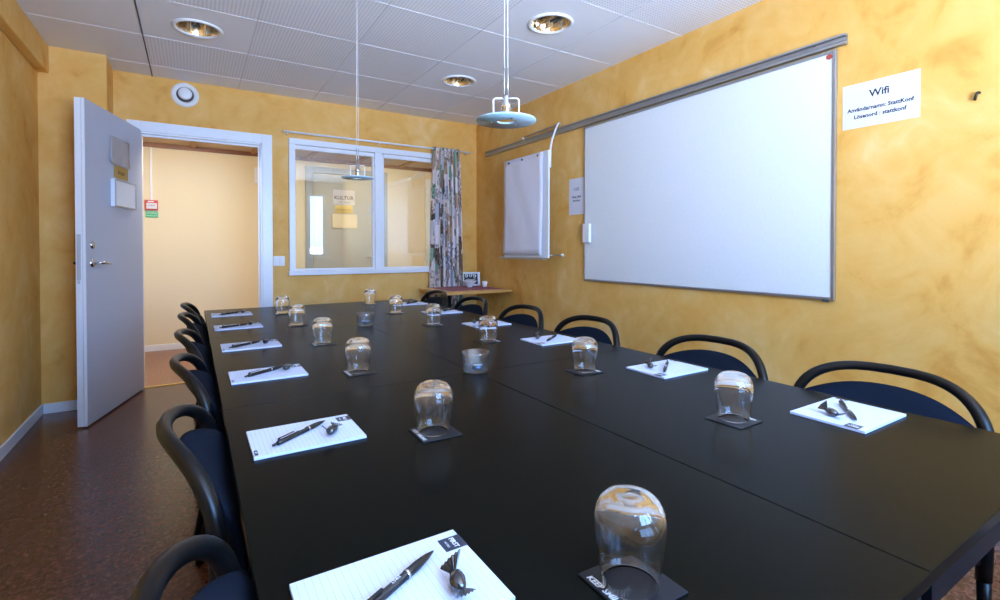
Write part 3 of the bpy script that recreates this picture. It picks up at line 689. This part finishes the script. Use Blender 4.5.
# ================================================================== CORNER TABLE
ct = thing('corner_table', 'small birch wood table in the corner under the curtain', 'table', (2.0, 0, 0))
obj('tabletop', box(0.055, 0.815, 4.27, 4.915, 0.728, 0.757, bev=0.005), M['birch'], ct)
for yy in (4.33, 4.86): obj('leg', lathe([(0, 0), (0.017, 0), (0.017, 0.7275), (0, 0.7275)], 18, c=(0.12, yy, 0)), M['black'], ct)
obj('wall_cleat', box(0.796, 0.8185, 4.50, 4.90, 0.700, 0.7275), M['birch'], ct)
pm = tag(obj('placemat', box(2.16, 2.74, 4.36, 4.90, 0.7575, 0.7605, bev=0.001), M['placemat']), 'maroon woven placemat spread on the corner table', 'placemat')
bw = tag(obj('bowl', lathe([(0, 0.002), (0.026, 0.0), (0.028, 0.004), (0.045, 0.030), (0.078, 0.066), (0.081, 0.069), (0.077, 0.068), (0.042, 0.034), (0.024, 0.010), (0, 0.008)], 40), M['porcelain'], loc=(2.54, 4.70, 0.761), smooth=True), 'white conical bowl on the maroon placemat', 'bowl')
pf = thing('picture_frame', 'white framed black picture with white shapes leaning on corner table', 'picture frame', (2.660, 4.865, 0.762), math.radians(-12))
tl = math.radians(-8)
R_ = Matrix.Rotation(tl, 4, 'X')
bm = bmesh.new()
x0, x1, z0, z1 = -0.100, 0.095, 0.0, 0.152
add_box(bm, x0, x0 + 0.009, -0.012, 0.0, z0, z1); add_box(bm, x1 - 0.026, x1, -0.012, 0.0, z0, z1); add_box(bm, x0 + 0.009, x1 - 0.026, -0.012, 0.0, z0, z0 + 0.016); add_box(bm, x0 + 0.009, x1 - 0.026, -0.012, 0.0, z1 - 0.018, z1)
obj('frame', xform(bm, R_), M['white'], pf)
pic = obj('picture', xform(box(x0 + 0.009, x1 - 0.026, -0.006, -0.002, z0 + 0.016, z1 - 0.018), R_), M['ink'], pf)
bm = bmesh.new()
mwp = R_ @ frame_mat((x0 + 0.009, -0.0061, z0 + 0.016), (1, 0, 0), (0, 0, 1))
cup = lambda cx, cz, k: [[(cx - 0.014 * k, cz + 0.018 * k), (cx - 0.009 * k, cz - 0.014 * k), (cx + 0.009 * k, cz - 0.014 * k), (cx + 0.014 * k, cz + 0.018 * k), (cx - 0.014 * k, cz + 0.018 * k)], [(cx - 0.011 * k, cz + 0.004 * k), (cx + 0.011 * k, cz + 0.004 * k)], [(cx + 0.012 * k, cz + 0.010 * k), (cx + 0.020 * k, cz + 0.004 * k), (cx + 0.011 * k, cz - 0.006 * k)]]
add_strokes(bm, cup(0.030, 0.095, 1.0) + cup(0.078, 0.100, 1.1) + cup(0.124, 0.090, 1.0) + [[(0.02, 0.05), (0.05, 0.058), (0.09, 0.05), (0.135, 0.06)]], 0.005, mwp)
obj('drawing', bm, M['whiteink'], pf)
sg = tag(obj('votive_glass', lathe([(0, 0.0), (0.022, 0.0), (0.025, 0.01), (0.033, 0.045), (0.028, 0.062), (0.026, 0.060), (0.030, 0.044), (0.020, 0.010), (0, 0.008)], 28), M['porcelain'], loc=(2.705, 4.66, 0.761), smooth=True), 'small pale votive cup beside the white bowl', 'candle holder')

# ================================================================== CONFERENCE TABLES
TX = (0.0675, 0.8585, 0.8600, 1.6505)
TY = [0.2577, 1.5540, 1.5555, 2.8520, 2.8535, 4.1506]
rows = ['nearest the camera', 'in the middle row', 'at the far end']; sides = ['on the door side', 'on the whiteboard side']
first = None
def make_table():
    t = thing('conference_table', '', 'table', (0, 0, 0), 0, 'black conference tables pushed together')
    lx, ly = 0.791, 1.2965
    obj('tabletop', box(0, lx, 0, ly, TZ - 0.022, TZ, bev=0.0018), M['table'], t)
    bm = bmesh.new()
    add_box(bm, 0.02, lx - 0.02, 0.004, 0.029, TZ - 0.062, TZ - 0.0225); add_box(bm, 0.02, lx - 0.02, ly - 0.029, ly - 0.004, TZ - 0.062, TZ - 0.0225)
    add_box(bm, 0.05, 0.075, 0.029, ly - 0.029, TZ - 0.062, TZ - 0.0225); add_box(bm, lx - 0.075, lx - 0.05, 0.029, ly - 0.029, TZ - 0.062, TZ - 0.0225)
    obj('underframe', bm, M['black'], t)
    for x in (0.065, lx - 0.065):
        for y in (0.036, ly - 0.036):
            bm = bmesh.new(); add_lathe(bm, [(0, 0.0), (0.020, 0.0), (0.022, 0.01), (0.022, TZ - 0.0630), (0, TZ - 0.0630)], 20, c=(x, y, 0)); obj('leg', bm, M['black'], t, smooth=False)
    return t
proto = make_table()
k = 0
for i in range(3):
    for j in range(2):
        lab = 'dark brown conference table ' + sides[j] + ', ' + rows[i]
        loc = (TX[2 * j], TY[2 * i] + (0.001 if (j == 1 and i == 0) else 0), 0)
        if k == 0: proto.location = loc; proto['label'] = lab
        else: dup(proto, lab, loc=loc)
        k += 1

# ================================================================== CHAIRS
# local: origin on the floor under the back's middle, +y towards the table
HWD = 0.236
def back_pt(a):
    """arch of the back frame, a in [-1, 1] from one side at seat height to the other"""
    th = (a + 1) / 2 * PI
    c, s = math.cos(th), math.sin(th)
    x = HWD * math.copysign(abs(c) ** 0.62, -c) if abs(c) > 1e-9 else 0
    z = 0.640 + 0.169 * abs(s) ** 0.78
    y = -0.088 * (1 - (abs(x) / HWD) ** 2) - 0.10 * (z - 0.640) * 0.3
    return Vector((x, y, z))
def make_chair():
    t = thing('meeting_chair', '', 'chair', (0, 0, 0), 0)
    L = 30
    arch = [back_pt(-1 + 2 * i / L) for i in range(L + 1)]
    lo_l = [Vector((-HWD + 0.002, 0.022, 0.34)), Vector((-HWD + 0.001, 0.014, 0.46)), Vector((-HWD, 0.006, 0.56))]
    lo_r = [Vector((-p.x, p.y, p.z)) for p in reversed(lo_l)]
    pts = lo_l + arch + lo_r
    # the moulded frame is a little deeper on its sides than over the top
    rad = [0.0155 + 0.0015 * max(0.0, min(1.0, (0.76 - p.z) / 0.2)) - 0.0015 * max(0, min(1, (p.z - 0.76) / 0.05)) for p in pts]
    obj('back_frame', tube(pts, rad, 14), M['chairtube'], t)
    # upholstered back panel
    bm = bmesh.new(); nu, nv = 20, 16
    def ppt(u, v_, side):
        x = (u * 2 - 1) * (HWD - 0.014)
        topz = 0.706 + 0.060 * (1 - abs(u * 2 - 1) ** 2.4)
        z = 0.455 + (topz - 0.455) * v_
        y = -0.086 * (1 - (x / HWD) ** 2) * v_ ** 2.6 + 0.018 + 0.022 * math.sin(v_ * PI * 0.95)
        edge = (1 - abs(u * 2 - 1) ** 6) ** 0.5 * max(0.0, 1 - (2 * v_ - 1) ** 8) ** 0.5
        return Vector((x, y + side * (0.004 + 0.016 * edge), z))
    F = [[bm.verts.new(ppt(i / nu, j / nv, 1)) for i in range(nu + 1)] for j in range(nv + 1)]
    B = [[bm.verts.new(ppt(i / nu, j / nv, -1)) for i in range(nu + 1)] for j in range(nv + 1)]
    for j in range(nv):
        for i in range(nu):
            bm.faces.new((F[j][i], F[j][i + 1], F[j + 1][i + 1], F[j + 1][i])); bm.faces.new((B[j][i], B[j + 1][i], B[j + 1][i + 1], B[j][i + 1]))
    for i in range(nu):
        bm.faces.new((F[0][i], B[0][i], B[0][i + 1], F[0][i + 1])); bm.faces.new((F[nv][i], F[nv][i + 1], B[nv][i + 1], B[nv][i]))
    for j in range(nv):
        bm.faces.new((F[j][0], F[j + 1][0], B[j + 1][0], B[j][0])); bm.faces.new((F[j][nu], B[j][nu], B[j + 1][nu], F[j + 1][nu]))
    obj('backrest', bm, M['fabric'], t, smooth=True)
    # rounded seat cushion
    bm = bmesh.new()
    def rr(hx, hy, cy, z, n=32, p=3.2):
        return [bm.verts.new((hx * math.copysign(abs(math.cos(a)) ** (2 / p), math.cos(a)), cy + hy * math.copysign(abs(math.sin(a)) ** (2 / p), math.sin(a)), z)) for a in (2 * PI * q / n for q in range(n))]
    rings = [rr(0.200, 0.190, 0.235, 0.405), rr(0.222, 0.212, 0.235, 0.415), rr(0.228, 0.218, 0.235, 0.435), rr(0.218, 0.208, 0.235, 0.452), rr(0.150, 0.145, 0.235, 0.460)]
    bm.faces.new(rings[0][::-1]); bm.faces.new(rings[-1])
    for a, b in zip(rings, rings[1:]):
        for q in range(32): bm.faces.new((a[q], a[(q + 1) % 32], b[(q + 1) % 32], b[q]))
    obj('seat', bm, M['fabric'], t, smooth=True)
    for s in (-1, 1):
        obj('leg', tube([(s * (HWD - 0.002), 0.022, 0.342), (s * (HWD - 0.001), 0.012, 0.22), (s * (HWD + 0.002), -0.030, 0.0)], [0.0152, 0.0145, 0.0135], 12), M['chairtube'], t)
        obj('leg', tube([(s * (HWD - 0.018), 0.400, 0.398), (s * (HWD - 0.014), 0.410, 0.20), (s * (HWD - 0.008), 0.425, 0.0)], 0.0125, 12), M['chairtube'], t)
        obj('seat_rail', tube([(s * (HWD - 0.004), 0.022, 0.385), (s * (HWD - 0.07), 0.060, 0.388), (s * (HWD - 0.07), 0.360, 0.388), (s * (HWD - 0.020), 0.400, 0.388)], 0.0125, 12), M['chairtube'], t)
    obj('stretcher', tube([(-HWD + 0.016, 0.405, 0.385), (HWD - 0.016, 0.405, 0.385)], 0.010, 10), M['chairtube'], t)
    return t
ordn = ['first', 'second', 'third', 'fourth', 'fifth', 'last']
chair0 = make_chair(); used = False
CL = [(0.585, 0.044), (1.232, 0.040), (1.905, 0.040), (2.525, 0.036), (3.20, 0.034), (3.80, 0.036)]
for i, (y, x) in enumerate(CL):
    lab = 'black chair with arched back on the door side of the table, %s from the camera' % ordn[i]
    c = chair0 if not used else dup(chair0); used = True
    c.location = (x, y, 0); c.rotation_euler = (0, 0, -PI / 2 + (random.uniform(-0.03, 0.03))); c['label'] = lab; c['group'] = 'meeting chairs along the door side'
CR = [(0.636, 1.705), (1.212, 1.702), (1.922, 1.700), (2.520, 1.702), (3.165, 1.700), (3.825, 1.704)]
for i, (y, x) in enumerate(CR):
    c = dup(chair0, 'black chair with arched back on the whiteboard side of the table, %s from the camera' % ordn[i], 'meeting chairs along the whiteboard side', (x, y, 0), PI / 2 + random.uniform(-0.02, 0.02))

# ================================================================== TABLE SETTINGS
def make_pad():
    # local: x 0..0.238 towards the pad's head, y 0..0.176
    t = thing('notepad', '', 'notepad', (0, 0, 0))
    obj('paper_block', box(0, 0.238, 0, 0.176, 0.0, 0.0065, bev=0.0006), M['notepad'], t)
    lb = obj('label', box(0.204, 0.2385, 0.128, 0.160, 0.00655, 0.0069), M['label'], t)
    lettering('FIRST', 0.0105, M['whiteink'], lb, frame_mat((0.2235, 0.144, 0.00695), (0, -1, 0), (1, 0, 0)), extr=0.0001, bold=0.0002)
    lettering('HOTELS', 0.0045, M['whiteink'], lb, frame_mat((0.2125, 0.144, 0.00695), (0, -1, 0), (1, 0, 0)), extr=0.0001)
    l2 = obj('label', box(0.003, 0.010, 0.010, 0.040, 0.00655, 0.0069), M['label'], t)
    lettering('FIRST', 0.0055, M['whiteink'], l2, frame_mat((0.0065, 0.025, 0.00695), (0, -1, 0), (1, 0, 0)), extr=0.0001)
    return t
def make_pen():
    # local: lies along +x, tip at x=0.137; rests on the surface at z=0
    t = thing('ballpoint_pen', '', 'pen', (0, 0, 0))
    r = 0.0052; zc = r
    obj('barrel', lathe([(0, 0.0), (0.0042, 0.0002), (0.0052, 0.012), (0.0052, 0.082), (0.0056, 0.083), (0.0056, 0.105), (0.0040, 0.122), (0.0016, 0.134), (0.0008, 0.137), (0, 0.1372)], 18, axis='X', c=(0, 0, zc)), M['pen'], t, smooth=True)
    obj('push_button', lathe([(0, -0.012), (0.0026, -0.0115), (0.0026, -0.0003), (0, -0.0003)], 12, axis='X', c=(0, 0, zc)), M['pen'], t, smooth=True)
    bm = bmesh.new(); add_box(bm, 0.002, 0.044, -0.0018, 0.0018, zc + 0.0078, zc + 0.0092, bev=0.0005); add_box(bm, 0.002, 0.006, -0.0018, 0.0018, zc + 0.0045, zc + 0.0078); obj('pocket_clip', bm, M['pen'], t)
    lettering('FIRST', 0.0062, M['whiteink'], t, frame_mat((0.066, 0.0005, zc + 0.0053), (-1, 0, 0), (0, -1, 0)), extr=0.0001)
    obj('collar', lathe([(0.0056, 0.0832), (0.0060, 0.0838), (0.0060, 0.0862), (0.0056, 0.0868)], 18, axis='X', c=(0, 0, zc)), M['chrome'], t, smooth=True)
    return t
def make_candy():
    t = thing('wrapped_candy', '', 'candy', (0, 0, 0))
    bm = bmesh.new()
    prof = [(0, -0.014), (0.0045, -0.0135), (0.0085, -0.009), (0.0098, 0.0), (0.0085, 0.009), (0.0045, 0.0135), (0, 0.014)]
    add_lathe(bm, prof, 14, axis='X', c=(0, 0, 0.0093))
    for v_ in bm.verts: v_.co.z = 0.0002 + max(0, (v_.co.z)) * 0.9; v_.co.y += 0.0012 * math.sin(v_.co.x * 500)
    obj('sweet', bm, M['wrapper'], t)
    for s in (-1, 1):
        bm = bmesh.new(); n = 12; a_ = []; b_ = []
        for q in range(n + 1):
            f = q / n - 0.5
            a_.append(bm.verts.new((s * 0.0125, f * 0.004, 0.0080 + 0.0010 * (q % 2))))
            b_.append(bm.verts.new((s * (0.028 - 0.004 * abs(f)), f * 0.024, (0.0105 if s > 0 else 0.017) + f * (0.016 if s < 0 else 0.004) + 0.0022 * (q % 2))))
        for q in range(n): bm.faces.new((a_[q], a_[q + 1], b_[q + 1], b_[q]))
        r = bmesh.ops.extrude_face_region(bm, geom=bm.faces[:]); bmesh.ops.translate(bm, verts=[q for q in r['geom'] if isinstance(q, bmesh.types.BMVert)], vec=(0, 0, 0.0006))
        o = obj('twisted_end', bm, M['wrapper'] if s < 0 else M['foil'], t)
    return t
def make_coaster():
    t = thing('coaster', '', 'coaster', (0, 0, 0))
    obj('mat_square', box(-0.050, 0.050, -0.050, 0.050, 0, 0.0022, bev=0.0006), M['coaster'], t)
    lettering('KEEP SMILING', 0.0124, M['whiteink'], t, frame_mat((-0.0415, 0.0, 0.0024), (0, -1, 0), (1, 0, 0)), extr=0.0001, shear=0.15, bold=0.0003)
    return t
def make_glass():
    t = thing('drinking_glass', '', 'glass', (0, 0, 0))
    outer = [(0.0345, 0.0), (0.0375, 0.003), (0.0405, 0.025), (0.0440, 0.052), (0.0466, 0.074), (0.0462, 0.088), (0.0436, 0.100), (0.0385, 0.110), (0.0300, 0.1175), (0.0190, 0.1213), (0.0, 0.1215)]
    inner = [(0.0, 0.1080), (0.0200, 0.1075), (0.0310, 0.1035), (0.0390, 0.0960), (0.0430, 0.0860), (0.0446, 0.0740), (0.0422, 0.0510), (0.0388, 0.0250), (0.0360, 0.003), (0.0345, 0.0)]
    bm = bmesh.new(); add_lathe(bm, outer[::-1], 64); n0 = len(bm.verts)
    add_lathe(bm, inner[::-1], 64); bmesh.ops.remove_doubles(bm, verts=bm.verts, dist=1e-6)
    for f in bm.faces: f.material_index = 1 if f.calc_center_median().z > 0.093 else 0
    o = obj('tumbler', bm, [M['glass'], M['glass']], t, smooth=True)
    return t
def make_holder():
    t = thing('tealight_holder', '', 'candle holder', (0, 0, 0))
    bm = bmesh.new()
    add_lathe(bm, [(0, 0.0), (0.036, 0.0), (0.043, 0.004), (0.047, 0.012), (0.0495, 0.070), (0.0485, 0.073), (0.0465, 0.072), (0.0440, 0.014), (0.040, 0.011), (0, 0.011)], 56)
    for f in bm.faces: f.material_index = 0
    obj('glass_cup', bm, [M['glasswall'], M['glass']], t, smooth=True); return t
def make_tealight():
    t = thing('tealight', '', 'candle', (0, 0, 0))
    obj('metal_cup', lathe([(0, 0), (0.018, 0), (0.0190, 0.002), (0.0192, 0.015), (0.0186, 0.015), (0.0184, 0.003), (0, 0.0025)], 28), M['foil'], t, smooth=True)
    obj('wax', lathe([(0, 0.003), (0.0180, 0.0035), (0.0180, 0.0135), (0.010, 0.0142), (0, 0.0142)], 28), M['wax'], t, smooth=True)
    obj('wick', tube([(0, 0, 0.0143), (0.0005, 0, 0.019)], 0.0007, 6), M['ink'], t)
    return t

PADL = [(0.104, 0.512), (0.106, 1.145), (0.104, 1.822), (0.105, 2.425), (0.099, 3.075), (0.102, 3.690)]
PADR = [(1.604, 0.712), (1.600, 1.302), (1.592, 1.985), (1.585, 2.592), (1.594, 3.225), (1.602, 3.848)]
pad0 = make_pad(); pen0 = make_pen(); pen0.scale = (1.13, 1.13, 1.13); can0 = make_candy(); can0.scale = (1.2, 1.2, 1.2); coa0 = make_coaster(); gls0 = make_glass()
ZP = TZ + 0.0066 + 0.0006
def side_lab(side, i, what, extra=''):
    return '%s, %s side of table, %s from the camera' % (what, side, ordn[i])
PEN_L = [((0.188, 0.588), (0.289, 0.644)), ((0.145, 1.177), (0.279, 1.281)), ((0.143, 1.863), (0.283, 1.963)), ((0.144, 2.464), (0.269, 2.554)), ((0.141, 3.117), (0.273, 3.182)), ((0.152, 3.720), (0.277, 3.825))]
PEN_R = [((1.540, 0.664), (1.417, 0.575)), ((1.551, 1.266), (1.403, 1.162)), ((1.553, 1.950), (1.406, 1.845)), ((1.540, 2.530), (1.430, 2.450)), ((1.570, 3.180), (1.475, 3.130)), ((1.560, 3.790), (1.430, 3.700))]
CAN_L = [((0.300, 0.605), (0.272, 0.520)), ((0.26, 1.167), (0.295, 1.224)), ((0.261, 1.870), (0.311, 1.960)), ((0.264, 2.448), (0.305, 2.557)), ((0.267, 3.120), (0.295, 3.208)), ((0.266, 3.720), (0.313, 3.850))]
CAN_R = [((1.432, 0.668), (1.402, 0.597)), ((1.453, 1.289), (1.395, 1.194)), ((1.439, 1.975), (1.400, 1.894)), ((1.420, 2.570), (1.385, 2.500)), ((1.44, 3.19), (1.42, 3.12)), ((1.500, 3.820), (1.470, 3.760))]
GLL = [(0.487, 0.458), (0.4915, 1.092), (0.503, 1.773), (0.512, 2.388), (0.509, 3.045), (0.520, 3.655)]
GLR = [(1.190, 0.762), (1.2035, 1.350), (1.2015, 2.036), (1.188, 2.640), (1.192, 3.275), (1.204, 3.905)]
firstuse = {}
def put(proto, loc, rz, lab, grp):
    if proto.name not in firstuse: firstuse[proto.name] = 1; c = proto
    else: c = dup(proto)
    c.location = loc; c.rotation_euler = (0, 0, rz); c['label'] = lab; c['group'] = grp
    return c
for side, pads, pens, cans, gls, base in (('door', PADL, PEN_L, CAN_L, GLL, 0.0), ('whiteboard', PADR, PEN_R, CAN_R, GLR, PI)):
    for i in range(6):
        put(pad0, (pads[i][0], pads[i][1], TZ + 0.0004), base, side_lab(side, i, 'white lined notepad'), 'notepads laid along the ' + side + ' side')
        (ax, ay), (bx, by) = pens[i]
        aa = math.atan2(by - ay, bx - ax); ax, ay = bx - 0.1545 * math.cos(aa), by - 0.1545 * math.sin(aa)
        put(pen0, (ax, ay, ZP), aa, side_lab(side, i, 'black pen lying on the notepad'), 'pens on the notepads')
        (ax, ay), (bx, by) = cans[i]
        a_ = math.atan2(by - ay, bx - ax)
        if side == 'door' and i == 0: a_ += 0.15
        put(can0, ((ax + bx) / 2, (ay + by) / 2, ZP), a_, side_lab(side, i, 'black wrapped candy on the notepad'), 'candies on the notepads')
        rz = base + random.uniform(-0.04, 0.04)
        put(coa0, (gls[i][0] + (0.004 if base == 0 else -0.002), gls[i][1], TZ + 0.0004), rz, side_lab(side, i, 'square black coaster'), 'coasters under the glasses')
        put(gls0, (gls[i][0], gls[i][1], TZ + 0.0034), random.uniform(0, 1), side_lab(side, i, 'upturned clear drinking glass'), 'upturned glasses on coasters')
h0 = make_holder(); t0 = make_tealight()
for i, (x, y) in enumerate([(0.866, 1.557), (0.848, 2.840)]):
    nm = ['nearer', 'farther'][i]
    h = put(h0, (x, y, TZ + 0.0006), 0, 'clear glass tealight holder on the table centre line, %s one' % nm, 'tealight holders')
    put(t0, (x + 0.004, y - 0.006, TZ + 0.0120), 0, 'white tealight candle inside the %s glass holder' % nm, 'tealights in glass holders')

# ================================================================== LIGHT
def area(name, loc, rot, sx, sy, power, col, spread=PI):
    l = bpy.data.lights.new(name, 'AREA'); l.shape = 'RECTANGLE'; l.size = sx; l.size_y = sy; l.energy = power; l.color = col; l.spread = spread
    o = bpy.data.objects.new(name, l); C.objects.link(o); o.location = loc; o.rotation_euler = rot; return o
# daylight outside the rear windows (facing +y)
R90 = PI / 2
area('daylight_wide_window', (0.80, YR - 0.50, 1.78), (R90 - 0.28, 0, -0.38), 2.3, 2.1, 560, (0.21, 0.47, 1.0))
area('daylight_narrow_window', (2.32, YR - 0.50, 1.78), (R90 - 0.28, 0, 0), 0.8, 2.1, 60, (0.21, 0.47, 1.0))
area('ground_bounce', (0.80, YR - 0.62, 0.85), (R90 + 0.80, 0, -0.30), 1.9, 1.0, 760, (0.88, 0.90, 1.0))
area('ground_bounce', (2.30, YR - 0.62, 0.85), (R90 + 0.80, 0, 0), 0.6, 1.0, 60, (0.84, 0.88, 1.0))
# corridor lighting
area('corridor_lamp', (-0.2, 5.36, HC - 0.04), (0.35, 0, 0), 0.9, 0.25, 28, (1.0, 0.92, 0.78))
area('corridor_lamp', (2.4, 5.36, HC - 0.04), (0.35, 0, 0), 0.9, 0.25, 28, (1.0, 0.94, 0.82))

wd = bpy.data.worlds.new('sky'); scene.world = wd; wd.use_nodes = True
nt = wd.node_tree; bg = nt.nodes['Background']
tc = nt.nodes.new('ShaderNodeTexCoord'); sp = nt.nodes.new('ShaderNodeSeparateXYZ'); nt.links.new(tc.outputs['Generated'], sp.inputs[0])
r = ramp(nt, [(0.45, (0.45, 0.42, 0.36)), (0.52, (0.85, 0.92, 1.0)), (0.9, (0.30, 0.52, 1.0))], math_node(nt, 'ADD', math_node(nt, 'MULTIPLY', sp.outputs['Z'], 0.5), 0.5))
nt.links.new(r.outputs['Color'], bg.inputs['Color']); bg.inputs['Strength'].default_value = 3.0

# ================================================================== CAMERA
cam = bpy.data.cameras.new('camera'); co = bpy.data.objects.new('camera', cam); C.objects.link(co)
cam.sensor_width = 36; cam.lens = 493.35 * 36 / 1000; cam.shift_y = -(300 - 255.43) / 1000; cam.clip_start = 0.02
yaw, pitch = 0.5572, 0.0132
fwd = Vector((math.sin(yaw) * math.cos(pitch), math.cos(yaw) * math.cos(pitch), -math.sin(pitch))); rt = Vector((math.cos(yaw), -math.sin(yaw), 0)); upv = rt.cross(fwd)
mw = Matrix((rt, upv, -fwd)).transposed().to_4x4(); mw.translation = Vector((0, 0, 1.1747)); co.matrix_world = mw
scene.camera = co
scene.view_settings.view_transform = 'Standard'; scene.view_settings.look = 'None'; scene.view_settings.exposure = 0.03; scene.view_settings.gamma = 1.0; scene.view_settings.use_curve_mapping = False
cy = scene.cycles
cy.max_bounces = 14; cy.diffuse_bounces = 5; cy.glossy_bounces = 6; cy.transmission_bounces = 14; cy.transparent_max_bounces = 16
cy.caustics_reflective = False; cy.caustics_refractive = True; cy.use_denoising = True; cy.sample_clamp_indirect = 6.0
